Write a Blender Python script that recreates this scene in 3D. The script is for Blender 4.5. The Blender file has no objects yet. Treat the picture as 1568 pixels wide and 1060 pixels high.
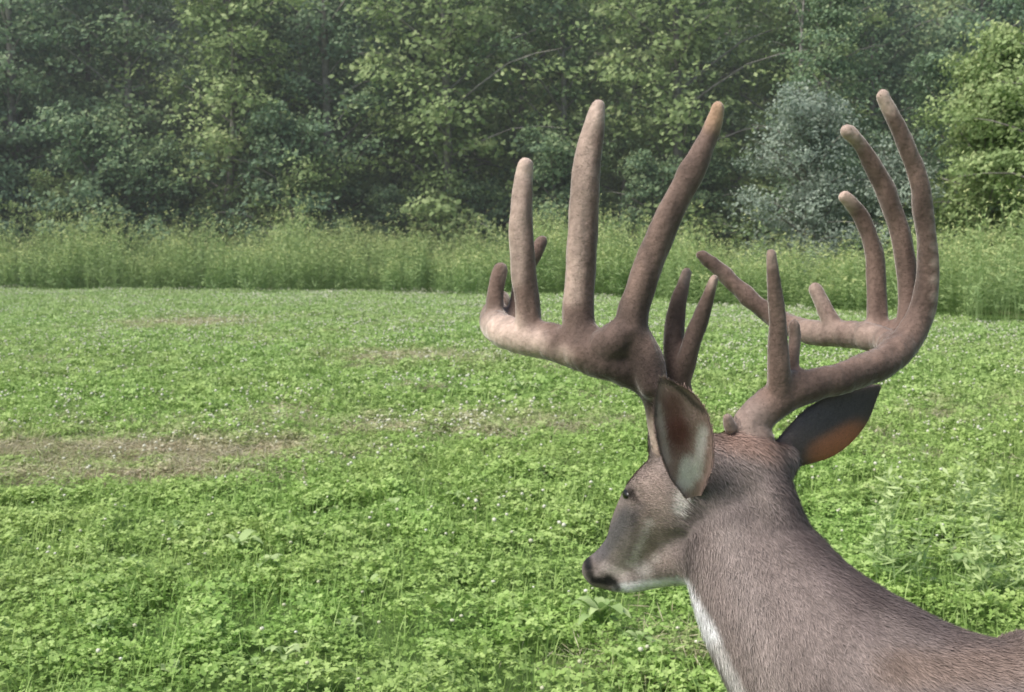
import bpy, math, numpy as np
from mathutils import Vector, noise
rng = np.random.default_rng(7)
scene = bpy.context.scene
scene.view_settings.view_transform = 'Standard'
scene.view_settings.look = 'None'
scene.view_settings.exposure = 0
F = 1940.0; CH = 1.6; TP = 180.0/F
CP, SP = math.cos(math.atan(TP)), math.sin(math.atan(TP))

# ---------------- camera ----------------
cam = bpy.data.cameras.new("camera"); camo = bpy.data.objects.new("camera", cam)
scene.collection.objects.link(camo); scene.camera = camo
cam.sensor_width = 36; cam.lens = F/1568*36; cam.clip_end = 2000; cam.clip_start = .05
camo.location = (0, 0, CH); camo.rotation_euler = (math.pi/2-math.atan(TP), 0, 0)
cam.dof.use_dof = True; cam.dof.focus_distance = 1.75; cam.dof.aperture_fstop = 16

def P(u, v, d):
    "image pixel u,v unprojected to depth d along world y -> world metres"
    a = (u-784)/F; b = (530-v)/F
    y = CP+b*SP; z = -SP+b*CP
    return np.array([a/y*d, d, CH+z/y*d])
def proj(V):
    y = V[:, 1]; z = V[:, 2]-CH
    f = y*CP-z*SP; up = y*SP+z*CP
    return np.stack([784+F*V[:, 0]/f, 530-F*up/f], 1)

# ---------------- mesh helpers ----------------
def mk(name, V, Fc, mat=None, col=None, smooth=False, link=True):
    V = np.asarray(V, np.float32); me = bpy.data.meshes.new(name)
    if isinstance(Fc, np.ndarray):
        n, k = Fc.shape
        me.vertices.add(len(V)); me.vertices.foreach_set("co", V.ravel())
        me.loops.add(n*k); me.loops.foreach_set("vertex_index", Fc.astype(np.int32).ravel())
        me.polygons.add(n)
        me.polygons.foreach_set("loop_start", np.arange(0, n*k, k, dtype=np.int32))
        me.polygons.foreach_set("loop_total", np.full(n, k, np.int32))
        me.update(calc_edges=True)
    else:
        me.from_pydata(V.tolist(), [], Fc)
    if col is not None: setcol(me, col)
    if smooth: me.polygons.foreach_set("use_smooth", [True]*len(me.polygons))
    if mat: me.materials.append(mat)
    o = bpy.data.objects.new(name, me)
    if link: scene.collection.objects.link(o)
    return o
def setcol(me, col):
    c = np.ones((len(me.vertices), 4), np.float32); c[:, :3] = col
    a = me.color_attributes.new("Col", 'FLOAT_COLOR', 'POINT'); a.data.foreach_set("color", c.ravel())
def nrm(a): return a/np.maximum(np.linalg.norm(a, axis=-1, keepdims=True), 1e-9)
def leafquads(C, N, L, W, T=None):
    n = len(C); N = nrm(N)
    if T is None: T = rng.normal(size=(n, 3))
    T = nrm(T-N*np.sum(T*N, 1, keepdims=True)); B = np.cross(N, T)
    L = np.reshape(L, (-1, 1)); W = np.reshape(W, (-1, 1))
    V = np.stack([C-T*L/2, C+B*W/2+T*L*.05, C+T*L/2, C-B*W/2+T*L*.05], 1).reshape(-1, 3)
    return V, np.arange(4*n).reshape(n, 4)
def cat(parts):
    Vs, Fs, Cs, o = [], [], [], 0
    for p in parts:
        Vs.append(p[0]); Fs.append(p[1]+o); o += len(p[0])
        if len(p) > 2: Cs.append(p[2])
    return np.concatenate(Vs), np.concatenate(Fs), (np.concatenate(Cs) if Cs else None)

def sweep(pts, r1, r2=None, nseg=14, sub=6, cap=True):
    pts = np.asarray(pts, float); r1 = np.asarray(r1, float)
    r2 = r1 if r2 is None else np.asarray(r2, float)
    A = np.concatenate([pts, r1[:, None], r2[:, None]], 1)
    A = np.concatenate([[2*A[0]-A[1]], A, [2*A[-1]-A[-2]]])
    out = []
    for i in range(1, len(A)-2):
        for k in range(sub):
            t = k/sub; p0, p1, p2, p3 = A[i-1], A[i], A[i+1], A[i+2]
            out.append(.5*((2*p1)+(-p0+p2)*t+(2*p0-5*p1+4*p2-p3)*t*t+(-p0+3*p1-3*p2+p3)*t**3))
    out.append(A[-2]); Q = np.array(out)
    T = nrm(np.gradient(Q[:, :3], axis=0))
    rows = [(Q[i, :3], T[i], Q[i, 3], Q[i, 4]) for i in range(len(Q))]
    if cap:
        def capring(q, t, s):
            rr = []; rm = min(q[3], q[4])
            for a in (25, 50, 70, 84):
                a = math.radians(a); rr.append((q[:3]+t*s*rm*math.sin(a), t, q[3]*math.cos(a), q[4]*math.cos(a)))
            return rr
        rows = capring(Q[0], T[0], -1)[::-1]+rows+capring(Q[-1], T[-1], 1)
    V = []; Y = np.array([0, 1., 0])
    for c, t, a, b in rows:
        nd = Y-t*np.dot(Y, t)
        if np.linalg.norm(nd) < .15: nd = np.cross(t, [1., 0, 0])
        nd = nd/np.linalg.norm(nd); ni = np.cross(t, nd)
        for k in range(nseg):
            an = 2*math.pi*k/nseg; V.append(c+ni*math.cos(an)*a+nd*math.sin(an)*b)
    Fc = []
    m = len(rows)
    for i in range(m-1):
        for k in range(nseg):
            Fc.append([i*nseg+k, i*nseg+(k+1) % nseg, (i+1)*nseg+(k+1) % nseg, (i+1)*nseg+k])
    capf = [list(range(nseg))[::-1], [(m-1)*nseg+k for k in range(nseg)]]
    return np.array(V), Fc, capf
def ellipsoid(c, r, nu=14, nv=10, rot=None):
    V = []; Fc = []
    for i in range(nv+1):
        th = math.pi*(i+.02)/(nv+.04)
        for k in range(nu):
            ph = 2*math.pi*k/nu
            V.append([math.sin(th)*math.cos(ph)*r[0], math.sin(th)*math.sin(ph)*r[1], math.cos(th)*r[2]])
    V = np.array(V)
    if rot is not None: V = V@np.array(rot.to_matrix()).T
    V = V+np.array(c)
    for i in range(nv):
        for k in range(nu): Fc.append([i*nu+k, (i+1)*nu+k, (i+1)*nu+(k+1) % nu, i*nu+(k+1) % nu])
    return V, Fc, [list(range(nu)), [nv*nu+k for k in range(nu)][::-1]]
def remesh(parts, vox, sm, name):
    V = []; Fc = []; o = 0
    for v, f, c in parts:
        V += np.asarray(v).tolist(); Fc += [[i+o for i in q] for q in f+c]; o += len(v)
    me = bpy.data.meshes.new("tmp"); me.from_pydata(V, [], Fc); me.validate()
    ob = bpy.data.objects.new("tmp", me); scene.collection.objects.link(ob)
    m = ob.modifiers.new("r", 'REMESH'); m.mode = 'VOXEL'; m.voxel_size = vox
    if sm:
        s = ob.modifiers.new("s", 'SMOOTH'); s.factor = .5; s.iterations = sm
    dg = bpy.context.evaluated_depsgraph_get(); dg.update()
    m2 = bpy.data.meshes.new_from_object(ob.evaluated_get(dg)); m2.name = name
    bpy.data.objects.remove(ob)
    m2.polygons.foreach_set("use_smooth", [True]*len(m2.polygons))
    o2 = bpy.data.objects.new(name, m2); scene.collection.objects.link(o2)
    return o2
def getV(me):
    a = np.empty(len(me.vertices)*3, np.float32); me.vertices.foreach_get("co", a); return a.reshape(-1, 3).astype(float)
def setV(me, V): me.vertices.foreach_set("co", V.astype(np.float32).ravel()); me.update()
def nz(V, s, seed=0):
    return np.array([noise.noise(Vector((p[0]*s+seed, p[1]*s-seed, p[2]*s+seed*2))) for p in V])

# ---------------- materials ----------------
class NT:
    def __init__(s, name):
        s.m = bpy.data.materials.new(name); s.m.use_nodes = True; s.t = s.m.node_tree; s.t.nodes.clear()
        s.out = s.n('ShaderNodeOutputMaterial')
    def n(s, t, **k):
        x = s.t.nodes.new(t)
        for a, b in k.items(): setattr(x, a, b)
        return x
    def l(s, a, b): s.t.links.new(a, b)
    def noise(s, scale, detail=3, vec=None, rough=.5):
        x = s.n('ShaderNodeTexNoise'); x.inputs['Scale'].default_value = scale; x.inputs['Detail'].default_value = detail
        x.inputs['Roughness'].default_value = rough
        if vec is not None: s.l(vec, x.inputs['Vector'])
        return x.outputs['Fac']
    def ramp(s, f, stops):
        r = s.n('ShaderNodeValToRGB'); e = r.color_ramp.elements
        while len(e) < len(stops): e.new(.5)
        for i, (p, c) in enumerate(stops):
            e[i].position = p; e[i].color = (*c, 1) if not isinstance(c, (int, float)) else (c, c, c, 1)
        s.l(f, r.inputs[0]); return r.outputs[0]
    def mix(s, f, a, b, mode='MIX'):
        x = s.n('ShaderNodeMix', data_type='RGBA', blend_type=mode)
        for sock, val in ((x.inputs[0], f), (x.inputs[6], a), (x.inputs[7], b)):
            if hasattr(val, 'is_output'): s.l(val, sock)
            elif isinstance(val, (int, float)): sock.default_value = val
            else: sock.default_value = (*val, 1)
        return x.outputs[2]
    def math(s, op, a, b=0.):
        x = s.n('ShaderNodeMath', operation=op)
        for i, v in enumerate((a, b)):
            if hasattr(v, 'is_output'): s.l(v, x.inputs[i])
            else: x.inputs[i].default_value = v
        return x.outputs[0]
    def pos(s): return s.n('ShaderNodeNewGeometry').outputs['Position']
    def attr(s, name='Col'): return s.n('ShaderNodeAttribute', attribute_name=name).outputs['Color']
    def leaf(s, col, trans=.3, rough=.6, spec=.3):
        p = s.n('ShaderNodeBsdfPrincipled'); s.l(col, p.inputs['Base Color'])
        p.inputs['Roughness'].default_value = rough; p.inputs['Specular IOR Level'].default_value = spec
        t = s.n('ShaderNodeBsdfTranslucent'); s.l(col, t.inputs['Color'])
        m = s.n('ShaderNodeMixShader'); m.inputs[0].default_value = trans
        s.l(p.outputs[0], m.inputs[1]); s.l(t.outputs[0], m.inputs[2]); s.l(m.outputs[0], s.out.inputs[0])
        return s.m

# dry patches in the field: (x, y, rx, ry, strength)
def gd(v): return CH*F/(v-350.)
def gx(u, v): return (u-784)/F*gd(v)
DRY = [(gx(250, 702), gd(702), 1.2, .6, 1.05), (gx(20, 700), gd(700), .9, .4, .75), (gx(640, 662), gd(662), 2.3, .6, .52),
       (gx(630, 553), gd(553), .9, .9, .75), (gx(290, 500), gd(500), 1.1, 1.1, .75), (gx(1510, 635), gd(635), 1.2, .6, .3),
       (gx(1070, 1040), gd(1040), .35, .2, .45), (gx(220, 740), gd(740), .75, .33, 1.0)]
def drymask(nt, P_):
    sep = nt.n('ShaderNodeSeparateXYZ'); nt.l(P_, sep.inputs[0])
    cmb = nt.n('ShaderNodeCombineXYZ'); nt.l(sep.outputs[0], cmb.inputs[0]); nt.l(sep.outputs[1], cmb.inputs[1])
    warp = nt.noise(2.2, 6, P_, .75); tot = None
    for x, y, rx, ry, st in DRY:
        m = nt.n('ShaderNodeMapping'); m.vector_type = 'POINT'
        m.inputs['Scale'].default_value = (1/rx, 1/ry, 1); m.inputs['Location'].default_value = (-x/rx, -y/ry, 0)
        nt.l(cmb.outputs[0], m.inputs[0])
        L = nt.n('ShaderNodeVectorMath', operation='LENGTH'); nt.l(m.outputs[0], L.inputs[0])
        e = nt.math('SUBTRACT', 1.35, L.outputs['Value']); e = nt.math('MULTIPLY', e, st)
        tot = e if tot is None else nt.math('MAXIMUM', tot, e)
    w = nt.math('SUBTRACT', warp, .5); w = nt.math('MULTIPLY', w, 5.5)
    tot = nt.math('MAXIMUM', tot, -.5)
    r = nt.math('ADD', tot, w)
    mr = nt.n('ShaderNodeMapRange'); mr.inputs[1].default_value = .1; mr.inputs[2].default_value = 1.5; nt.l(r, mr.inputs[0])
    return mr.outputs[0]

def clover_mat():
    nt = NT("clover_leaf"); p = nt.pos(); a = nt.attr()
    g = nt.ramp(a, [(0, (.11, .21, .04)), (.5, (.225, .395, .085)), (1, (.42, .58, .20))])
    big = nt.noise(.45, 4, p, .6)
    g = nt.mix(nt.ramp(big, [(.35, 0), (.65, 1)]), g, nt.mix(.5, g, (.38, .45, .17)))
    mid = nt.noise(3.5, 3, p, .6)
    g = nt.mix(nt.ramp(mid, [(.35, 0), (.7, 1)]), g, nt.mix(1, g, (1.2, 1.15, 1.15), 'MULTIPLY'))
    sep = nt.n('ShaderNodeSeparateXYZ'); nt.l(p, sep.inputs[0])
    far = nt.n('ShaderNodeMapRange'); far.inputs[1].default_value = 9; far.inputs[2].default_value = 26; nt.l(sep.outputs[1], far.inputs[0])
    g = nt.mix(nt.math('MULTIPLY', far.outputs[0], .45), g, (.37, .48, .26))   # paler with distance, toward the wood edge
    d = drymask(nt, p)
    br = nt.ramp(a, [(0, (.28, .22, .13)), (.6, (.52, .43, .31)), (1, (.66, .57, .45))])
    return nt.leaf(nt.mix(nt.math('MULTIPLY', d, .85), g, br), .3, .6, .25)
M_clover = clover_mat()
def simple_leaf(name, stops, trans=.3, nscale=.3, amt=.5, tint=(.2, .25, .08)):
    nt = NT(name); p = nt.pos(); a = nt.attr(); g = nt.ramp(a, stops)
    g = nt.mix(nt.math('MULTIPLY', nt.ramp(nt.noise(nscale, 3, p), [(.35, 0), (.65, 1)]), amt), g, tint)
    return nt.leaf(g, trans)
M_meadow = simple_leaf("meadow_leaf", [(0, (.16, .27, .11)), (.5, (.32, .45, .18)), (1, (.60, .64, .29))], .3, .5, .3, (.46, .53, .25))
M_straw = simple_leaf("straw", [(0, (.40, .32, .21)), (1, (.75, .66, .52))], .2)
M_weed = simple_leaf("weed_leaf", [(0, (.24, .40, .12)), (1, (.55, .66, .32))], .35, .3, .1)
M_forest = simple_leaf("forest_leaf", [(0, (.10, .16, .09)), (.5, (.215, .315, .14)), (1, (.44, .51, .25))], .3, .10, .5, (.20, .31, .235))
M_light = simple_leaf("light_leaf", [(0, (.15, .22, .08)), (.5, (.30, .40, .16)), (1, (.50, .57, .27))], .3, .3, .2, (.30, .39, .18))
M_greyl = simple_leaf("grey_leaf", [(0, (.15, .20, .16)), (.5, (.30, .37, .29)), (1, (.45, .50, .40))], .25, .3, .2, (.33, .39, .31))
def bark():
    nt = NT("bark"); p = nt.pos(); c = nt.ramp(nt.noise(6, 5, p), [(.3, (.12, .11, .095)), (.7, (.34, .32, .29))])
    b = nt.n('ShaderNodeBsdfPrincipled'); nt.l(c, b.inputs['Base Color']); b.inputs['Roughness'].default_value = .9
    nt.l(b.outputs[0], nt.out.inputs[0]); return nt.m
M_bark = bark()
def ground_mat():
    nt = NT("field_soil"); p = nt.pos()
    c = nt.ramp(nt.noise(9, 6, p, .7), [(.3, (.08, .14, .03)), (.6, (.14, .24, .05)), (.8, (.19, .27, .08))])
    d = drymask(nt, p); c = nt.mix(d, c, nt.ramp(nt.noise(25, 5, p, .7), [(.3, (.28, .22, .14)), (.7, (.50, .43, .32))]))
    b = nt.n('ShaderNodeBsdfPrincipled'); nt.l(c, b.inputs['Base Color']); b.inputs['Roughness'].default_value = .95
    bp = nt.n('ShaderNodeBump'); bp.inputs['Distance'].default_value = .05; nt.l(nt.noise(14, 6, p, .7), bp.inputs['Height']); nt.l(bp.outputs[0], b.inputs['Normal'])
    nt.l(b.outputs[0], nt.out.inputs[0]); return nt.m
def petal():
    nt = NT("clover_flower"); a = nt.attr()
    return nt.leaf(nt.ramp(a, [(0, (.58, .58, .38)), (1, (.84, .83, .73))]), .2)
M_petal = petal()

# ---------------- ground ----------------
def yedge(x):
    x = np.asarray(x, float)
    return np.interp(x, [-60, -14, -3, 2, 5, 8, 12, 40], [34, 32, 30.5, 28, 24, 20.6, 18.5, 14])+.35*np.sin(x*1.3)+.2*np.sin(x*3.1)
def gz(x, y):
    h = np.clip(y-37, 0, 90); return h*h/(h+10)*.30
xs = np.concatenate([np.linspace(-600, -60, 10), np.linspace(-50, 50, 81), np.linspace(60, 600, 10)])
ys = np.concatenate([np.linspace(-300, -20, 8), np.linspace(-10, 130, 113), np.linspace(150, 800, 10)])
X, Y = np.meshgrid(xs, ys); V = np.stack([X, Y, gz(X, Y)], -1).reshape(-1, 3)
nx = len(xs); I = np.arange(len(ys)-1)[:, None]*nx+np.arange(nx-1)[None]
Fq = np.stack([I, I+1, I+nx+1, I+nx], -1).reshape(-1, 4)
mk("ground", V, Fq, ground_mat(), smooth=True)

# ---------------- scatter ----------------
def scatter(name, pts, rot, scl, idx, sources):
    col = bpy.data.collections.new(name+"_sources")
    for i, s in enumerate(sources):
        s.name = "%s_src_%02d" % (name, i); col.objects.link(s)
    pts = np.asarray(pts, np.float32); n = len(pts)
    me = bpy.data.meshes.new(name); me.vertices.add(n); me.vertices.foreach_set("co", pts.ravel())
    a = me.attributes.new("rot", 'FLOAT_VECTOR', 'POINT'); a.data.foreach_set("vector", np.asarray(rot, np.float32).ravel())
    a = me.attributes.new("scl", 'FLOAT_VECTOR', 'POINT'); a.data.foreach_set("vector", np.asarray(scl, np.float32).ravel())
    a = me.attributes.new("idx", 'INT', 'POINT'); a.data.foreach_set("value", np.asarray(idx, np.int32))
    ob = bpy.data.objects.new(name, me); scene.collection.objects.link(ob)
    g = bpy.data.node_groups.new(name+"_gn", 'GeometryNodeTree')
    g.interface.new_socket("Geometry", in_out='INPUT', socket_type='NodeSocketGeometry')
    g.interface.new_socket("Geometry", in_out='OUTPUT', socket_type='NodeSocketGeometry')
    N = g.nodes; gi = N.new('NodeGroupInput'); go = N.new('NodeGroupOutput')
    ci = N.new('GeometryNodeCollectionInfo'); ci.inputs['Collection'].default_value = col
    ci.inputs['Separate Children'].default_value = True; ci.inputs['Reset Children'].default_value = True
    ip = N.new('GeometryNodeInstanceOnPoints'); ip.inputs['Pick Instance'].default_value = True
    def na(nm, t):
        x = N.new('GeometryNodeInputNamedAttribute'); x.data_type = t; x.inputs['Name'].default_value = nm
        return [o for o in x.outputs if o.enabled and o.name == 'Attribute'][0]
    L = g.links.new
    L(gi.outputs[0], ip.inputs['Points']); L(ci.outputs[0], ip.inputs['Instance'])
    L(na("idx", 'INT'), ip.inputs['Instance Index']); L(na("rot", 'FLOAT_VECTOR'), ip.inputs['Rotation']); L(na("scl", 'FLOAT_VECTOR'), ip.inputs['Scale'])
    L(ip.outputs[0], go.inputs[0])
    m = ob.modifiers.new("scatter", 'NODES'); m.node_group = g
    return ob
def zrot(n): r = np.zeros((n, 3)); r[:, 2] = rng.uniform(0, 2*math.pi, n); return r

def grid_pts(step, y0, y1f, margin, jit=.3):
    out = []
    y = y0
    while y < 34:
        w = y*.43+margin; x = -w
        while x < w:
            px, py = x+rng.uniform(-jit, jit)*step, y+rng.uniform(-jit, jit)*step
            if py < yedge(px)+y1f: out.append((px, py, 0))
            x += step
        y += step
    return np.array(out)

# clover tiles
def clover_tile(n=2900, grass=330, ls=1.0):
    import bmesh
    xy = rng.uniform(-.55, .55, (n, 2)); hs = rng.uniform(0, 50)
    hn = np.array([noise.noise(Vector((x*4+hs, y*4, 0))) for x, y in xy])
    h = np.clip(.065+.06*hn+rng.normal(0, .018, n), .015, .16)
    L = rng.uniform(.0095, .0175, n)*(1+.6*hn)*ls
    base = np.column_stack([xy, h]); az = rng.uniform(0, 2*math.pi, n)
    tilt = rng.normal(0, .38, (n, 2)); PV = []; PC = []
    prof = [(0, 0), (.35, .36), (.85, .46), (1.04, 0), (.85, -.46), (.35, -.36)]
    if ls > 1: prof = [(0, 0), (.6, .45), (1.05, 0), (.6, -.45)]
    K = len(prof)
    shade = np.clip(.5+.7*hn+rng.normal(0, .17, n), 0, 1)
    for k in range(3):
        a = az+k*2*math.pi/3+rng.normal(0, .12, n)
        T = nrm(np.column_stack([np.cos(a), np.sin(a), rng.normal(.1, .3, n)]))
        Nn = nrm(np.column_stack([tilt, np.ones(n)])+rng.normal(0, .25, (n, 3)))
        T = nrm(T-Nn*np.sum(T*Nn, 1, keepdims=True)); B = np.cross(Nn, T)
        vs = [base+T*(L*p)[:, None]+B*(L*q)[:, None] for p, q in prof]
        PV.append(np.stack(vs, 1).reshape(-1, 3))
        PC.append(np.repeat(np.clip(shade+rng.normal(0, .08, n), 0, 1), K))
    Vv = np.concatenate(PV); Ff = np.arange(len(Vv)).reshape(-1, K)
    c = np.concatenate(PC)[:, None]*np.ones(3)
    o1 = mk("c", Vv, Ff, M_clover, c, link=False)
    m = grass; xy = rng.uniform(-.55, .55, (m, 2)); H = rng.uniform(.06, .18, m); a = rng.uniform(0, 6.28, m)
    d = np.column_stack([np.cos(a), np.sin(a), 0*a]); s = np.column_stack([-np.sin(a), np.cos(a), 0*a])*.0022*ls
    b = np.column_stack([xy, 0*a]); ln = rng.uniform(.1, .6, m)[:, None]*H[:, None]; up = np.array([0, 0, 1.])
    mid = b+up*H[:, None]*.6+d*ln*.4; tip = b+up*H[:, None]+d*ln
    gv = np.stack([b-s, b+s, mid+s, mid-s, mid-s, mid+s, tip+s*.2, tip-s*.2], 1).reshape(-1, 3)
    me = o1.data
    bm = bmesh.new(); bm.from_mesh(me); lay = bm.verts.layers.float_color["Col"]
    vv = [bm.verts.new(p) for p in gv]
    for i, v in enumerate(vv): t = .4+.55*((i//8*37) % 11)/11; v[lay] = (t, t, t, 1)
    for i in range(0, len(vv), 4): bm.faces.new(vv[i:i+4])
    bm.to_mesh(me); bm.free()
    return o1
tiles = [clover_tile() for _ in range(4)]+[clover_tile(950, 130, 1.75) for _ in range(4)]
pts = grid_pts(.9, 2.3, .4, 1.8, .14); n = len(pts)
def drynp(x, y):
    m = 0*x
    for a, b, rx, ry, st in DRY: m = np.maximum(m, st*np.clip(1.4-np.hypot((x-a)/rx, (y-b)/ry), 0, 1))
    return m
dm = drynp(pts[:, 0], pts[:, 1])
hs = rng.uniform(.85, 1.3, n)*(1-.5*np.clip(dm, 0, 1))
scatter("clover_field", pts, zrot(n), np.column_stack([np.full(n, 1.08), np.full(n, 1.08), hs]), rng.integers(0, 4, n)+4*(pts[:, 1] > 11), tiles)

# flowers
def icos():
    import bmesh
    bm = bmesh.new(); bmesh.ops.create_icosphere(bm, subdivisions=1, radius=1)
    v = np.array([x.co[:] for x in bm.verts]); f = np.array([[q.index for q in p.verts] for p in bm.faces]); bm.free(); return v, f
IV, IF = icos()
def flower_tile(n, big=1.):
    parts = []
    for _ in range(n):
        c = np.array([*rng.uniform(-.5, .5, 2), rng.uniform(.08, .16)]); r = rng.uniform(.005, .0115)*big
        v = IV*r*np.array([1, 1, .85])*rng.uniform(.8, 1.2, (len(IV), 1))+c
        parts.append((v, IF, np.full((len(v), 3), rng.uniform(.0, 1))))
        s = .0012; sv = np.array([[c[0]-s, c[1], 0], [c[0]+s, c[1], 0], [c[0], c[1], c[2]]])
        parts.append((sv, np.array([[0, 1, 2]]), np.zeros((3, 3))))
    v, f, c = cat(parts); return mk("f", v, f, M_petal, c, link=False)
fts = [flower_tile(k, b) for k, b in ((6, 1.0), (13, 1.0), (28, 1.1), (60, 1.25), (95, 1.35))]
p2 = grid_pts(1.0, 3.2, .2, 1.5, .3)
fi = []
for x, y, _ in p2:
    e = yedge(x)-y
    if e < 4: k = rng.choice([3, 4])
    elif y > 15: k = rng.choice([2, 3, 3, 4] if x > -2 else [2, 3, 3])
    elif y > 9: k = rng.choice([1, 2, 2, 3])
    else: k = rng.choice([0, 1, 1, 2])
    fi.append(k)
n = len(p2)
scatter("white_clover_flowers", p2, zrot(n), np.column_stack([np.ones(n), np.ones(n), rng.uniform(.8, 1.2, n)]), fi, fts)

# dry straw
def straw_tile(m=260):
    xy = rng.normal(0, .17, (m, 2)); a = rng.uniform(0, 6.28, m); L = rng.uniform(.04, .14, m)
    el = rng.uniform(0, .8, m)
    T = np.column_stack([np.cos(a)*np.cos(el), np.sin(a)*np.cos(el), np.sin(el)])
    C = np.column_stack([xy, rng.uniform(.01, .06, m)])+T*L[:, None]/2
    v, f = leafquads(C, rng.normal(size=(m, 3))+[0, 0, 1], L, np.full(m, .004), T)
    return mk("s", v, f, M_straw, np.repeat(rng.uniform(0, 1, m), 4)[:, None]*np.ones(3), link=False)
sp = []
for x, y, rx, ry, st in DRY:
    for _ in range(int(34*rx*ry*st)+4):
        r = rng.normal(0, .6, 2); sp.append((x+r[0]*rx, y+r[1]*ry, 0))
for _ in range(140):
    y = rng.uniform(8, 26); sp.append((rng.uniform(-.45, .45)*y, y, 0))
n = len(sp)
scatter("dry_grass", sp, zrot(n), np.ones((n, 3))*rng.uniform(.7, 1.2, (n, 1)), rng.integers(0, 3, n), [straw_tile() for _ in range(3)])

# broad leaf weeds
def weed_rosette(nl, L0, up):
    parts = []
    for i in range(nl):
        a = rng.uniform(0, 6.28); L = L0*rng.uniform(.6, 1.1); W = L*rng.uniform(.14, .22); el = rng.uniform(*up)
        z0 = rng.uniform(0, .04); m = 6; vs = []
        for k in range(m+1):
            t = k/m
            r = L*t; x = r*math.cos(el*.8); z = z0+math.sin(el)*r-.5*L*t*t*t
            w = W*math.sin(math.pi*min(1, t*.92+.06))**.8*rng.uniform(.85, 1.1)
            for s, dz in ((-1, .18*w), (0, 0), (1, .18*w)):
                vs.append([x*math.cos(a)-s*w*math.sin(a), x*math.sin(a)+s*w*math.cos(a), z+dz+.01])
        f = []
        for k in range(m):
            for s in range(2): f.append([k*3+s, k*3+s+1, k*3+s+4, k*3+s+3])
        parts.append((np.array(vs), np.array(f), np.full((len(vs), 3), rng.uniform(.2, 1))))
    v, f, c = cat(parts); return mk("w", v, f, M_weed, c, smooth=True, link=False)
ws = [weed_rosette(9, .13, (.5, 1.2)), weed_rosette(7, .15, (.4, 1.1)), weed_rosette(14, .12, (.7, 1.4))]
wp = []; wi = []; wsx = []
for u, v, k, s in [(355, 875, 0, 1.2), (395, 905, 1, 1.0), (425, 1050, 1, .8), (925, 1000, 2, 1.4), (700, 790, 0, .8), (600, 800, 1, .7), (135, 1010, 2, .7),
                   (1480, 905, 2, .9), (1540, 870, 2, .8), (800, 610, 1, 1.5), (985, 1035, 2, .8), (180, 900, 0, .7), (560, 930, 0, .6), (265, 840, 2, .7)]:
    wp.append((gx(u, v), gd(v), .055)); wi.append(k); wsx.append([s]*3)
for _ in range(90):
    y = rng.uniform(4, 18); wp.append((rng.uniform(-.44, .44)*y, y, .02)); wi.append(int(rng.integers(0, 3))); wsx.append([rng.uniform(.4, .75)]*3)
scatter("broadleaf_weeds", wp, zrot(len(wp)), wsx, wi, ws)

# tall stem plant builder
def stems(n, rad, h0, h1, nl, LL, lw, lean=.12, plume=.25, swap=0):
    parts = []
    for i in range(n):
        b = np.array([*rng.uniform(-rad, rad, 2), 0]); H = rng.uniform(h0, h1); ln = np.array([*rng.normal(0, lean, 2), 0])*H
        w = .004; t = b+ln+[0, 0, H]
        parts.append((np.array([b-[w, 0, 0], b+[w, 0, 0], t+[w*.3, 0, 0], t-[w*.3, 0, 0]]), np.array([[0, 1, 2, 3]]), np.full((4, 3), .3)))
        tt = rng.uniform(.12, 1, nl); a = rng.uniform(0, 6.28, nl); el = rng.uniform(.3, 1.3, nl)
        T = np.column_stack([np.cos(a)*np.cos(el), np.sin(a)*np.cos(el), np.sin(el)])
        L = LL*rng.uniform(.6, 1.2, nl)*(1.15-.65*tt)
        C = b+ln*tt[:, None]*tt[:, None]+np.array([0, 0, 1])*H*tt[:, None]+T*L[:, None]/2
        Nn = np.array([0, 0, 1.])+rng.normal(0, .4, (nl, 3))
        v, f = leafquads(C, Nn, L, np.full(nl, lw), T)
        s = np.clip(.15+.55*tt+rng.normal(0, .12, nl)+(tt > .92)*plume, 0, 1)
        parts.append((v, f, np.repeat(s, 4)[:, None]*np.ones(3)))
    return cat(parts)
mt = []
for k in range(4):
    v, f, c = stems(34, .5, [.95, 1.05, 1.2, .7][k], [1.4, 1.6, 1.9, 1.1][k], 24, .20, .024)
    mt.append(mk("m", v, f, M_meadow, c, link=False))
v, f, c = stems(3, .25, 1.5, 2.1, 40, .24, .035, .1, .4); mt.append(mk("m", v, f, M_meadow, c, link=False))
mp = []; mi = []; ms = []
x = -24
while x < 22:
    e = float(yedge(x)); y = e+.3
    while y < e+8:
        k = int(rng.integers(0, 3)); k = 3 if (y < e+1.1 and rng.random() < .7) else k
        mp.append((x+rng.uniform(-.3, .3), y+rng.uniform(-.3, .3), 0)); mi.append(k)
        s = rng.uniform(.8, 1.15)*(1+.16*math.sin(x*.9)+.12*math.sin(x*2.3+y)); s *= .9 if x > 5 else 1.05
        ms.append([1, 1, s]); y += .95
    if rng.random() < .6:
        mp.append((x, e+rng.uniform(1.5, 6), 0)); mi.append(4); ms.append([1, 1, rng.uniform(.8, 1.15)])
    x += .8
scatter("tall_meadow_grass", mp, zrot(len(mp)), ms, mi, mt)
for u, v_, h, nn_ in [(1385, 930, .85, 5), (1480, 895, .5, 4), (1545, 950, .42, 6), (1355, 900, .5, 3), (1500, 820, .5, 4)]:
    v, f, c = stems(nn_, .09, h*.6, h, 40, .10, .018, .09, .45)
    w = mk("goldenrod_plant", v, f, M_weed, np.clip(c*1.5+.2, 0, 1)); w.location = (gx(u, v_), gd(v_), 0)

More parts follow.
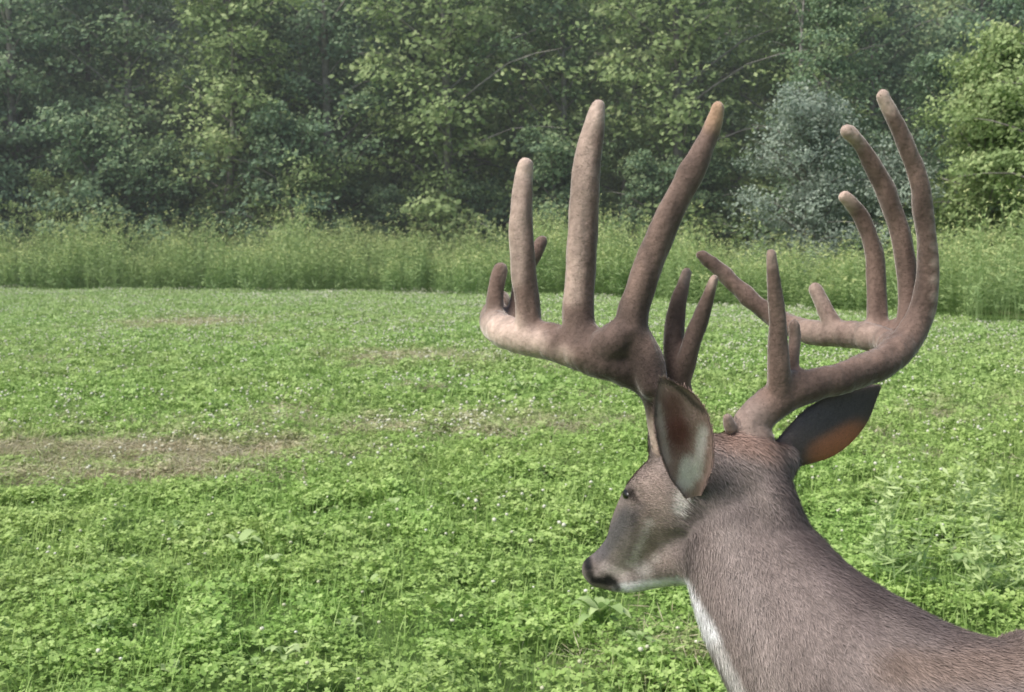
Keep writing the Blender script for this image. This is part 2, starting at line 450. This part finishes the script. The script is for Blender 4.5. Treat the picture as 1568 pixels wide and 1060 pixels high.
# ---------------- trees ----------------
def tree(seed, H, R, base=.12, nlimb=40, lsz=.17, flat=.42, mat=M_forest, nleaf=54, droop=.0, link=False, name="t"):
    r = np.random.default_rng(seed)
    bend = r.normal(0, .35, 2)
    def tr(t): return np.array([bend[0]*math.sin(t*2.5), bend[1]*math.sin(t*3.1), H*t])
    ps = [tr(t) for t in np.linspace(0, .97, 7)]; rr = [H*.013*(1-.9*t)+.012 for t in np.linspace(0, 1, 7)]
    v, f, cp = sweep(ps, rr, nseg=8, sub=2, cap=False)
    parts = [(v, np.array(f))]; C = []; S = []
    for i in range(nlimb):
        t = base+(1-base)*((i+r.random())/nlimb); a = i*2.4+r.normal(0, .4)
        prof = math.sin(math.pi*min(1, (t-base)/(1-base)*.80+.18))**.6
        L = R*prof*r.uniform(.5, 1.2); el = r.uniform(.05, .7)+.5*t-droop
        p0 = tr(t*.97); d = np.array([math.cos(a)*math.cos(el), math.sin(a)*math.cos(el), math.sin(el)])
        pm = p0+d*L*.55+[0, 0, .05*L]; pe = p0+d*L+[0, 0, -.10*L-droop*L*.3]
        rb = .012+.010*L
        v, f, cp = sweep([p0, pm, pe], [rb, rb*.6, .006], nseg=4, sub=2, cap=False); parts.append((v, np.array(f)))
        for s in range(r.integers(5, 9)):
            q = r.uniform(.15, 1.05); c = p0*(1-q)+pe*q+np.array([0, 0, .05*L])+r.normal(0, .26*L*.5, 3)*[1, 1, .6]
            cr = r.uniform(.35, .8)*(R/2.6); m = int(nleaf*r.uniform(.5, 1.3))
            g = nrm(r.normal(size=(m, 3)))*(r.random((m, 1))**.4)
            pts_ = c+g*[cr, cr, cr*flat]+np.column_stack([0*g[:, 0], 0*g[:, 0], -.3*cr*(g[:, 0]**2+g[:, 1]**2)])
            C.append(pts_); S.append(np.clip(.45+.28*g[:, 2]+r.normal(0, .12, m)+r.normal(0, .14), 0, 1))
    C = np.concatenate(C); S = np.concatenate(S); m = len(C)
    N = np.array([0, 0, .55])+r.normal(0, .55, (m, 3)); N[:, :2] += nrm(C[:, :2])*.5
    L = lsz*r.uniform(.6, 1.3, m); lv, lf = leafquads(C, N, L, L*r.uniform(.5, .75, m))
    V, Fc, _ = cat(parts+[(lv, lf)])
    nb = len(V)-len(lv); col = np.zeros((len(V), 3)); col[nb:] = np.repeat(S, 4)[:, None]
    o = mk(name, V, Fc, mat, col, link=link); o.data.materials.append(M_bark)
    mi = np.zeros(len(Fc), np.int32); mi[:len(Fc)-m] = 1; o.data.polygons.foreach_set("material_index", mi)
    return o
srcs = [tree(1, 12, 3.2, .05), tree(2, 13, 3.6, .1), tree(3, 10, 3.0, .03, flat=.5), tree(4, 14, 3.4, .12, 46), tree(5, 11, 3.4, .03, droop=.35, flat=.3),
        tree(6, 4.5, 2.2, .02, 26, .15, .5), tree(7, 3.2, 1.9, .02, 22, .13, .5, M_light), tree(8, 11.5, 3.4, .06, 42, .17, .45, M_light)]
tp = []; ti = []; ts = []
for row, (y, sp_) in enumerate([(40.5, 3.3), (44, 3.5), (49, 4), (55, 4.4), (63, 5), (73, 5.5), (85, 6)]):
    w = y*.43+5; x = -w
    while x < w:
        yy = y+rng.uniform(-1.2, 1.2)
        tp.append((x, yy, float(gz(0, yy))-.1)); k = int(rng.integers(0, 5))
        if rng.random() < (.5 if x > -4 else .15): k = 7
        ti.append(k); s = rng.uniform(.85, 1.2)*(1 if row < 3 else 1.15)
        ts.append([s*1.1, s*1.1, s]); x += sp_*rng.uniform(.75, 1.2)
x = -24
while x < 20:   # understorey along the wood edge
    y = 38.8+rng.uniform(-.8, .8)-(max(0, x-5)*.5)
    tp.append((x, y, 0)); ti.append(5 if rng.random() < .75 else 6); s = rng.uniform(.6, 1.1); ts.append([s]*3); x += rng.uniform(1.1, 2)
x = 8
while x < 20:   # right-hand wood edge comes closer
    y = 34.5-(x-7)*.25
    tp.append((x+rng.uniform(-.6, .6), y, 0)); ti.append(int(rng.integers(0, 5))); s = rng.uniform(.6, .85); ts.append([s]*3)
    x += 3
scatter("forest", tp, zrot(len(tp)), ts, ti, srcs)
def put(o, u, d, z=0): o.location = ((u-784)/F*d, d, z)
put(tree(21, 5.7, 2.4, .04, 56, .12, .5, M_light, 80, link=True, name="maple_tree"), 1510, 29.5)
put(tree(22, 5.6, 2.4, .04, 46, .12, .5, M_light, 70, link=True, name="maple_tree"), 1660, 27)
put(tree(23, 4.6, 2.3, .03, 46, .09, .6, M_greyl, 80, link=True, name="willow_shrub"), 1225, 32)
put(tree(24, 3.2, 1.8, .03, 30, .09, .6, M_greyl, 60, link=True, name="willow_shrub"), 1345, 30.5)
put(tree(26, 8.2, 1.3, .45, 16, .12, .4, M_forest, 10, link=True, name="bare_tree"), 1245, 35)

# thin morning haze lying over the far side of the field
nt = NT("haze"); vs_ = nt.n('ShaderNodeVolumeScatter'); vs_.inputs['Color'].default_value = (.93, .97, 1, 1); vs_.inputs['Density'].default_value = .0060
vs_.inputs['Anisotropy'].default_value = .2
nt.l(vs_.outputs[0], nt.out.inputs['Volume'])
hx, hy0, hy1, hz = 45, 27, 100, 30
hv = [(sx*hx, y, z) for z in (-1, hz) for y in (hy0, hy1) for sx in (-1, 1)]
hz_o = mk("morning_haze", hv, [[0, 2, 3, 1], [4, 5, 7, 6], [0, 1, 5, 4], [2, 6, 7, 3], [0, 4, 6, 2], [1, 3, 7, 5]], nt.m)

# ---------------- deer ----------------
root = bpy.data.objects.new("white_tailed_deer", None); scene.collection.objects.link(root); root.location = (.6, 1.5, 0)
def adopt(o, name):
    o.name = name; o.parent = root; o.matrix_parent_inverse.identity(); o.location = (-.6, -1.5, 0)
def ch(rows, rs=1., **k):
    pts = [P(r[0], r[1], r[2]) for r in rows]
    r1 = [rs*r[3]*r[2]/F for r in rows]; r2 = [rs*(r[4] if len(r) > 4 else r[3])*r[2]/F for r in rows]
    return sweep(pts, r1, r2, **k)
def bl(u, v, d, a, b, c):
    s = d/F; return ellipsoid(P(u, v, d), (a*s, b*s, c*s))
head = [(908, 873, 1.835, 20, 21), (917, 875, 1.83, 28, 28), (940, 865, 1.815, 37, 33), (968, 847, 1.795, 50, 39), (1000, 816, 1.76, 72, 48),
        (1035, 783, 1.725, 88, 60), (1080, 754, 1.69, 92, 68), (1122, 742, 1.675, 80, 66), (1145, 748, 1.67, 60, 56)]
neck = [(1118, 765, 1.68, 74, 66), (1135, 800, 1.665, 90, 76), (1154, 860, 1.645, 110, 92), (1205, 950, 1.595, 134, 110), (1290, 1045, 1.545, 166, 140),
        (1400, 1135, 1.505, 200, 172), (1520, 1193, 1.49, 240, 205), (1750, 1222, 1.48, 268, 225), (2000, 1225, 1.46, 266, 232),
        (2300, 1215, 1.44, 250, 215), (2520, 1195, 1.43, 205, 185), (2660, 1190, 1.43, 120, 120)]
parts = [ch(head, nseg=24), ch(neck, nseg=28),
         ch([(1120, 845, 1.675, 72, 74), (1080, 848, 1.69, 57, 60), (1045, 855, 1.715, 41, 44), (1005, 872, 1.755, 29, 31), (965, 888, 1.79, 20, 24), (940, 893, 1.81, 15, 19)], nseg=16),
         ch([(1160, 735, 1.67, 50, 62), (1172, 775, 1.66, 52, 70), (1190, 830, 1.65, 58, 76), (1225, 890, 1.63, 60, 80)], nseg=16),   # nape
         ch([(955, 768, 1.745, 7, 8), (975, 782, 1.715, 12, 12), (1005, 797, 1.695, 15, 15), (1050, 800, 1.66, 14, 14)], nseg=10),   # cheek bone
         ch([(966, 746, 1.735, 9, 10), (984, 737, 1.70, 12, 13), (1003, 735, 1.69, 10, 10)], nseg=10),  # brow
         bl(1148, 735, 1.67, 66, 62, 74), bl(1068, 745, 1.67, 32, 40, 48), bl(1190, 705, 1.70, 36, 36, 34),
         bl(938, 897, 1.81, 15, 18, 10), bl(903, 866, 1.82, 13, 17, 15), bl(912, 884, 1.815, 14, 14, 8),
         ch([(1018, 715, 1.70, 24), (1014, 665, 1.70, 24)], nseg=12), ch([(1150, 690, 1.68, 30), (1140, 655, 1.69, 26)], nseg=12)]
W = lambda *a: np.array(a, float)
def leg(pts, rs): return sweep([W(*p) for p in pts], rs, nseg=12)
for s in (-1, 1):
    y0 = 1.49+s*.085
    parts.append(leg([(.60, 1.49+s*.10, .95), (.56, y0+s*.02, .78), (.59, y0, .62), (.575, y0, .40), (.585, y0, .14), (.57, y0, .06)], [.10, .085, .052, .030, .019, .022]))
    y1 = 1.43+s*.09
    parts.append(leg([(1.30, y1, .98), (1.24, y1+s*.03, .78), (1.24, y1+s*.02, .66), (1.42, y1, .44), (1.40, y1, .14), (1.375, y1, .06)], [.14, .12, .075, .034, .021, .023]))
parts.append(leg([(1.42, 1.43, 1.02), (1.49, 1.43, .93), (1.50, 1.43, .80), (1.49, 1.43, .72)], [.05, .045, .04, .015]))
parts.append(ellipsoid((.70, 1.49, .80), (.24, .14, .16)))
body = remesh(parts, .0045, 24, "body")

AX = np.array([P(r[0], r[1], r[2]) for r in head[:-1]]+[P(r[0], r[1], r[2]) for r in neck[1:]])
AXT = nrm(np.gradient(AX, axis=0))
def paint(V, base, blobs):
    uv = proj(V); C = np.tile(np.array(base, float), (len(V), 1))
    for u, v, r, c, s in blobs:
        d = np.hypot(uv[:, 0]-u, uv[:, 1]-v)/r; m = np.clip(1.4-d, 0, 1); m = (m*m*(3-2*m))*s
        C = C*(1-m[:, None])+np.array(c)*m[:, None]
    return C
def line(p, q, n, r, c, s): return [(p[0]+(q[0]-p[0])*i/(n-1), p[1]+(q[1]-p[1])*i/(n-1), r, c, s) for i in range(n)]
GB = (.228, .184, .168); DK = (.095, .073, .070); WH = (.86, .84, .85); TAN = (.35, .265, .23)
B = []
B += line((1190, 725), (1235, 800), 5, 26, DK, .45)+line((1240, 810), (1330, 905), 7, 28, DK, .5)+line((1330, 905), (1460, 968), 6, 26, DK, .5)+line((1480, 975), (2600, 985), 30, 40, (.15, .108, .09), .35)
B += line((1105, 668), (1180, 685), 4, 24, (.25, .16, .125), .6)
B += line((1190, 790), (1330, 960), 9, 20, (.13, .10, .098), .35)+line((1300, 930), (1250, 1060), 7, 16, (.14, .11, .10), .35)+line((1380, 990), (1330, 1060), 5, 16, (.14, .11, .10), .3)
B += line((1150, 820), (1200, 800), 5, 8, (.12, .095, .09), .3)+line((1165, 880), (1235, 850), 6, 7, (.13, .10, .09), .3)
B += line((1360, 1020), (1560, 1020), 8, 34, (.22, .15, .11), .3)
B += line((1110, 800), (1180, 1050), 9, 28, (.30, .25, .23), .35)
B += line((990, 730), (1005, 850), 6, 30, TAN, .5)
B += line((960, 790), (918, 848), 7, 16, (.11, .10, .105), .7)
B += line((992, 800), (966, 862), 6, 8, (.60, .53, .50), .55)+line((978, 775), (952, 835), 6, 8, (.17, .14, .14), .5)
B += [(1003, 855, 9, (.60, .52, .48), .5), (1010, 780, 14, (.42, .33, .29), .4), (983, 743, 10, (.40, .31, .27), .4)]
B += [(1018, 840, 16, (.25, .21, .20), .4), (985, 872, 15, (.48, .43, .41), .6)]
B += line((1062, 780), (1054, 868), 8, 18, (.13, .105, .10), .4)  # shade between jaw and neck, painted into the coat colour
B += line((950, 905), (1046, 893), 10, 12, WH, .85)+line((1045, 897), (1090, 975), 10, 14, WH, .8)+line((1095, 985), (1140, 1080), 9, 12, (.62, .58, .56), .7)
B += line((925, 868), (958, 882), 4, 9, (.52, .43, .41), .7)
B += line((1046, 735), (1038, 778), 4, 11, (.66, .61, .58), .65)
B += [(899, 858, 8, (.015, .015, .017), 1), (901, 868, 8, (.015, .015, .017), 1), (903, 880, 7, (.012, .011, .011), .9), (945, 900, 7, (.02, .02, .02), .9)]
B += line((908, 888), (940, 892), 6, 6, (.012, .011, .011), 1)+[(931, 889, 10, (.012, .011, .011), 1), (915, 878, 5, (.4, .32, .31), .5)]
B += [(963, 756, 11, (.03, .022, .02), 1), (973, 765, 5, (.05, .035, .03), .7), (1092, 738, 22, DK, .4), (1115, 765, 45, (.16, .13, .125), .35)]
Vb = getV(body.data); cb = paint(Vb, GB, B)
nn = nz(Vb, 12)*.20+nz(Vb, 40, 3)*.18
cb[Vb[:, 2] < .07] = (.03, .025, .022)
belly = (Vb[:, 0] > .6) & (Vb[:, 2] < .76) & (Vb[:, 2] > .62); cb[belly] = (.6, .56, .53)
cb = np.clip(cb*(1+nn[:, None]), 0, 1); setcol(body.data, cb)
def hide_mat(name, sheen, rough=.85, bump=.3, bs=260, lo=.8):
    nt = NT(name); a = nt.attr(); p = nt.pos()
    m = nt.mix(1, a, nt.ramp(nt.noise(120, 4, p, .7), [(.3, lo), (.7, 1.1)]), 'MULTIPLY')
    b = nt.n('ShaderNodeBsdfPrincipled'); nt.l(m, b.inputs['Base Color']); b.inputs['Roughness'].default_value = rough
    b.inputs['Specular IOR Level'].default_value = .2; b.inputs['Sheen Weight'].default_value = sheen; b.inputs['Sheen Roughness'].default_value = .4
    b.inputs['Sheen Tint'].default_value = (1, .93, .86, 1)
    bp = nt.n('ShaderNodeBump'); bp.inputs['Distance'].default_value = .002; bp.inputs['Strength'].default_value = bump
    nt.l(nt.noise(bs, 3, p), bp.inputs['Height']); nt.l(bp.outputs[0], b.inputs['Normal'])
    nt.l(b.outputs[0], nt.out.inputs[0]); return nt.m
M_hide = hide_mat("deer_hide", .1, bump=.6); M_fur = hide_mat("deer_fur", .06, .7, 0, lo=.85)
M_velvet = hide_mat("antler_velvet", .7, .75, .6, 160, .82); M_fuzz = hide_mat("velvet_fuzz", .5, .7, 0, lo=.95)
body.data.materials.append(M_hide); adopt(body, "body")

def fur(me, n, length, width, lift, flow, colmul, name, mat, sel=None, jit=.3, var=.2):
    V = getV(me); me.calc_loop_triangles(); nt_ = len(me.loop_triangles)
    tri = np.empty(nt_*3, np.int32); me.loop_triangles.foreach_get("vertices", tri); tri = tri.reshape(-1, 3)
    ca = np.empty(len(V)*4, np.float32); me.color_attributes["Col"].data.foreach_get("color", ca); ca = ca.reshape(-1, 4)[:, :3]
    vn = np.empty(len(V)*3, np.float32); me.vertices.foreach_get("normal", vn); vn = vn.reshape(-1, 3)
    A, Bq, Cq = V[tri[:, 0]], V[tri[:, 1]], V[tri[:, 2]]
    area = np.linalg.norm(np.cross(Bq-A, Cq-A), axis=1)/2
    if sel is not None: area = area*sel((A+Bq+Cq)/3)
    k = rng.choice(nt_, n, p=area/area.sum()); r1 = np.sqrt(rng.random(n)); r2 = rng.random(n)
    w = np.stack([1-r1, r1*(1-r2), r1*r2], 1)[:, :, None]
    Pp = (V[tri[k]]*w).sum(1); N = nrm((vn[tri[k]]*w).sum(1)); C = (ca[tri[k]]*w).sum(1)
    D = flow(Pp)+rng.normal(0, jit, (n, 3)); D = nrm(D-N*np.sum(D*N, 1, keepdims=True))
    L = (length(Pp) if callable(length) else length)*rng.uniform(.6, 1.25, n)[:, None]
    S = np.cross(N, D)*width*rng.uniform(.6, 1.2, (n, 1))
    lf = lift*rng.uniform(.4, 1.5, (n, 1))
    b = Pp-N*.001; m = b+D*L*.5+N*L*lf*.6; t = b+D*L+N*L*lf*.75
    Vv = np.stack([b-S, b+S, m+S*.8, m-S*.8, t], 1).reshape(-1, 3)
    i = np.arange(n)[:, None]*5
    Ff = np.concatenate([i+[[0, 1, 2]], i+[[0, 2, 3]], i+[[3, 2, 4]]])
    cc = np.clip(C*colmul*rng.uniform(1-var, 1+var, (n, 1)), 0, 1)
    cc = np.repeat(cc[:, None], 5, 1); cc[:, 4] *= 1.18; cc[:, :2] *= .80
    return mk(name, Vv, Ff, mat, cc.reshape(-1, 3), smooth=True)
def flow_body(Pp):
    d = ((Pp[:, None]-AX[None])**2).sum(2); wg = 1/(d+1e-3)**2; f = (wg[:, :, None]*AXT[None]).sum(1)/wg.sum(1)[:, None]
    f = f+np.array([0, 0, -.45]); return nrm(f)
def selb(c): return np.where(c[:, 0] < .72, 1.0, .12)*np.where(c[:, 2] < .75, .2, 1)*np.where(c[:, 0] < .22, 1.8, 1)
def lenb(p):
    L = np.where(p[:, 0] < .22, .008, .013); L = np.where(p[:, 0] < .16, .0045, L); L = np.where(p[:, 0] < .12, .003, L)
    return (L)[:, None]
f1 = fur(body.data, 260000, lenb, .00055, .28, flow_body, 1.06, "fur", M_fur, selb, .24, .28); adopt(f1, "fur")

# antlers
def A_(rows, rs): return ch(rows, rs, nseg=14, sub=6)
LA = [  # left antler
    [(1020, 700, 1.70, 27), (1016, 640, 1.695, 28), (1003, 600, 1.69, 28), (975, 572, 1.69, 30), (925, 550, 1.70, 34), (870, 533, 1.73, 30), (815, 520, 1.77, 27), (772, 508, 1.82, 28), (757, 490, 1.88, 24), (766, 460, 1.94, 18)],
    [(1000, 590, 1.67, 26), (985, 545, 1.68, 30), (968, 500, 1.685, 27), (985, 430, 1.69, 24), (1015, 350, 1.70, 23), (1055, 270, 1.71, 21), (1085, 210, 1.72, 17), (1099, 166, 1.72, 12)],
    [(905, 540, 1.71, 26), (887, 500, 1.73, 27), (888, 430, 1.74, 25), (893, 330, 1.75, 25), (900, 240, 1.76, 22), (910, 190, 1.765, 17), (917, 163, 1.77, 12)],
    [(812, 520, 1.77, 22), (808, 470, 1.78, 21), (800, 400, 1.79, 21), (798, 330, 1.80, 20), (802, 280, 1.81, 17), (805, 254, 1.81, 14)],
    [(757, 495, 1.86, 16), (759, 450, 1.87, 15), (766, 413, 1.88, 12)],
    [(790, 500, 1.88, 18), (800, 430, 1.90, 15), (818, 392, 1.91, 12), (829, 370, 1.92, 11)],
    [(918, 545, 1.71, 34), (938, 528, 1.69, 34), (962, 512, 1.685, 32)], [(870, 522, 1.73, 26), (900, 522, 1.72, 30)], [(820, 510, 1.77, 22), (850, 518, 1.75, 24)],
    [(1040, 640, 1.71, 22), (1040, 600, 1.715, 21), (1032, 545, 1.72, 19), (1035, 480, 1.73, 16), (1051, 418, 1.74, 9)],
    [(1040, 585, 1.71, 18), (1055, 540, 1.70, 16), (1075, 480, 1.695, 14), (1094, 427, 1.69, 9)],
    [(1010, 620, 1.70, 22), (1040, 625, 1.71, 20)]]
RA = [
    [(1155, 680, 1.68, 36), (1150, 650, 1.69, 34), (1188, 614, 1.695, 32), (1240, 592, 1.70, 29), (1310, 572, 1.72, 28), (1365, 545, 1.75, 29), (1402, 500, 1.78, 25), (1420, 430, 1.78, 20), (1416, 340, 1.775, 18), (1402, 260, 1.77, 16), (1375, 195, 1.765, 14), (1352, 148, 1.76, 12)],
    [(1370, 535, 1.76, 22), (1350, 520, 1.81, 24), (1300, 512, 1.87, 24), (1240, 508, 1.93, 21), (1190, 488, 1.98, 18), (1140, 450, 2.0, 16), (1100, 412, 2.01, 13), (1073, 391, 2.01, 10)],
    [(1385, 520, 1.80, 18), (1390, 460, 1.82, 18), (1382, 370, 1.83, 18), (1350, 280, 1.83, 17), (1320, 225, 1.82, 14), (1297, 201, 1.81, 13)],
    [(1345, 520, 1.84, 20), (1342, 460, 1.86, 17), (1338, 390, 1.87, 16), (1318, 330, 1.87, 14), (1294, 302, 1.86, 12)],
    [(1280, 512, 1.89, 18), (1266, 478, 1.90, 15), (1247, 443, 1.91, 12)],
    [(1192, 612, 1.69, 24), (1193, 560, 1.68, 20), (1190, 480, 1.675, 14), (1183, 420, 1.67, 11), (1180, 388, 1.67, 8)],
    [(1213, 560, 1.71, 14), (1218, 520, 1.72, 11), (1216, 498, 1.72, 9)],
    [(1118, 655, 1.67, 11), (1113, 640, 1.665, 9)], [(1195, 592, 1.69, 26), (1225, 582, 1.70, 22)], [(1370, 505, 1.83, 20), (1392, 525, 1.79, 20)]]
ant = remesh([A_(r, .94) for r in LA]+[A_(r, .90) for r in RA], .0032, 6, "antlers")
Va = getV(ant.data); na_ = np.empty(len(Va)*3, np.float32); ant.data.vertices.foreach_get("normal", na_); na_ = na_.reshape(-1, 3)
Va = Va+na_*(nz(Va*[1, 1, .45], 38)*.0024+nz(Va*[1, 1, .3], 90, 5)*.0012)[:, None]; setV(ant.data, Va)
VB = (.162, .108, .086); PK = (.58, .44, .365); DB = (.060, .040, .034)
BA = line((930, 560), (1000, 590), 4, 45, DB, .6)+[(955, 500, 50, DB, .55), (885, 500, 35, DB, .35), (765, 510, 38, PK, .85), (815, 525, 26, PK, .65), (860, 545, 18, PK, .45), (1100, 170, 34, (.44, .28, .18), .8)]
BA += line((788, 420), (793, 255), 8, 20, PK, .42)+line((875, 450), (898, 170), 10, 20, PK, .42)+line((990, 480), (1085, 220), 8, 24, DB, .3)  # pale strokes paint the lit left faces of two tines into the colour
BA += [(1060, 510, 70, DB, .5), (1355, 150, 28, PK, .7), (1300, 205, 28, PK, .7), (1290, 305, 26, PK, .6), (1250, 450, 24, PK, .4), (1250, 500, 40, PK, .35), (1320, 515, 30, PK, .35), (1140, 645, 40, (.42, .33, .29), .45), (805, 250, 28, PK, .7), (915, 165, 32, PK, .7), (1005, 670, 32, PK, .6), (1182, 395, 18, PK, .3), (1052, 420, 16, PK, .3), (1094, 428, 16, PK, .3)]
BA += line((1400, 480), (1405, 300), 8, 20, DB, .35)+line((1230, 598), (1370, 568), 8, 22, DB, .4)+line((1430, 480), (1432, 300), 8, 8, PK, .35)  # narrow pale stroke paints the bright outer rim of the right beam
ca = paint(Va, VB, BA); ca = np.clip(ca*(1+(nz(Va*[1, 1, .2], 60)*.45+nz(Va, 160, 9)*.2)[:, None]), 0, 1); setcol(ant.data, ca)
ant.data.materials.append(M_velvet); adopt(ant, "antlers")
f2 = fur(ant.data, 90000, .0026, .00022, 1.0, lambda p: np.tile([0, 0, 1.], (len(p), 1)), 1.1, "velvet", M_fuzz, None, .5, .15); adopt(f2, "velvet_fuzz")

# ears
def ear(cl, widths, side, away, name, inner, outer, blobs_in, blobs_out, cupk):
    cl = np.array([P(*c) for c in cl]); n = 34; m = 26; t = np.linspace(0, 1, len(cl)); tt = np.linspace(0, 1, n)
    C = np.stack([np.interp(tt, t, cl[:, i]) for i in range(3)], 1)
    for _ in range(4): C[1:-1] = (C[:-2]+C[1:-1]*2+C[2:])/4
    wd = np.interp(tt, np.linspace(0, 1, len(widths)), widths)*cl[0, 1]/F
    for _ in range(3): wd[1:-1] = (wd[:-2]+wd[1:-1]*2+wd[2:])/4
    side = nrm(np.array(side, float)); away = nrm(np.array(away, float)); th = .0022
    def surf(off):
        V = []
        for i in range(n):
            for j in range(m+1):
                s = -1+2*j/m; an = s*1.25; cup = cupk*(1-.45*tt[i])
                V.append(C[i]+side*math.sin(an)/math.sin(1.25)*wd[i]+away*(math.cos(an)-math.cos(1.25))*wd[i]*cup+away*off*(1-abs(s)**4))
        return np.array(V)
    Vi, Vo = surf(0), surf(th*2); Vv = np.concatenate([Vi, Vo]); K = n*(m+1); Fc = []
    g = lambda i, j: i*(m+1)+j
    for i in range(n-1):
        for j in range(m):
            q = [g(i, j), g(i, j+1), g(i+1, j+1), g(i+1, j)]; Fc.append(q); Fc.append([x+K for x in q[::-1]])
    for i in range(n-1):
        for j in (0, m): Fc.append([g(i, j), g(i+1, j), g(i+1, j)+K, g(i, j)+K])
    ci = paint(Vi, inner, blobs_in); co = paint(Vo, outer, blobs_out)
    return mk(name, Vv, np.array(Fc), M_ear, np.concatenate([ci, co]), smooth=True)
nt = NT("ear_skin"); M_ear = nt.leaf(nt.attr(), .35, .8, .2)
RIM = (.11, .085, .075)
e1 = ear([(1062, 762, 1.625), (1057, 715, 1.60), (1046, 655, 1.59), (1034, 612, 1.59), (1014, 580, 1.595)], [12, 34, 43, 41, 28, 4],
         (1, -.15, .25), (.25, 1, 0), "ear", (.40, .28, .245), (.22, .175, .155),
         line((1028, 615), (1042, 690), 8, 19, (.18, .085, .07), .5)+[(1040, 662, 22, (.15, .055, .045), .7)]+line((1068, 730), (1077, 660), 9, 9, (.80, .75, .72), .6)+line((1050, 742), (1056, 712), 6, 14, (.85, .80, .77), .6)
         +line((1008, 625), (1022, 705), 9, 6, (.68, .58, .53), .5)+line((1003, 640), (1004, 590), 10, 4, RIM, .7)+line((1006, 586), (1030, 588), 8, 4, RIM, .8)+line((1030, 588), (1078, 632), 20, 4, RIM, .8), [], .85)
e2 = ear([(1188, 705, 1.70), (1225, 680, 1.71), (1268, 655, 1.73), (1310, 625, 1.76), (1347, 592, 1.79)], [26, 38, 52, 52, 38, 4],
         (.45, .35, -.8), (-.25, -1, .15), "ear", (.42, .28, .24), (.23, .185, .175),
         [], line((1255, 698), (1310, 665), 6, 24, (.88, .38, .21), .55)+line((1230, 650), (1330, 610), 8, 22, (.19, .165, .17), .5)+line((1232, 716), (1295, 714), 10, 6, (.22, .15, .12), .6)+line((1295, 712), (1338, 650), 14, 6, (.17, .125, .11), .6), .55)  # orange stroke paints backlight glowing through the ear into its colour
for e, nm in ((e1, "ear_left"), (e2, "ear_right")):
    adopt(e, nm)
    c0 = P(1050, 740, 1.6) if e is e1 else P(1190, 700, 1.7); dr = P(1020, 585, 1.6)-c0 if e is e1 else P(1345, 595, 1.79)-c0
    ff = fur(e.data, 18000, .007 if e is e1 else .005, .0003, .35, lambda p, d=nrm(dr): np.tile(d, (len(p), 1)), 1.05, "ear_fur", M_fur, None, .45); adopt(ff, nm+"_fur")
nt = NT("eye_gloss"); b = nt.n('ShaderNodeBsdfPrincipled'); b.inputs['Base Color'].default_value = (.006, .004, .003, 1); b.inputs['Roughness'].default_value = .35
nt.l(b.outputs[0], nt.out.inputs[0]); M_eye = nt.m
for (u, v, d), nm in (((962, 757, 1.728), "eye_left"), ((985, 740, 1.80), "eye_right")):
    v_, f_, c_ = ellipsoid(P(u, v, d), (.0080, .016, .0082)); adopt(mk(nm, v_, f_+c_, M_eye, smooth=True), nm)

# ---------------- light ----------------
S = Vector((-.50, -.26, .83)).normalized()
sun = bpy.data.lights.new("sun", 'SUN'); sun.energy = 4.6; sun.angle = math.radians(32); sun.color = (1, .955, .89)
so = bpy.data.objects.new("sun", sun); scene.collection.objects.link(so); so.rotation_euler = S.to_track_quat('Z', 'Y').to_euler(); so.location = (0, 0, 30)
wd = bpy.data.worlds.new("World"); scene.world = wd; wd.use_nodes = True; t = wd.node_tree
bg = t.nodes['Background']; sk = t.nodes.new('ShaderNodeTexSky'); sk.sky_type = 'NISHITA'; sk.sun_disc = False
sk.dust_density = 2.5
sk.sun_elevation = math.asin(S.z); sk.sun_rotation = math.atan2(S.x, S.y); t.links.new(sk.outputs[0], bg.inputs[0]); bg.inputs[1].default_value = .15
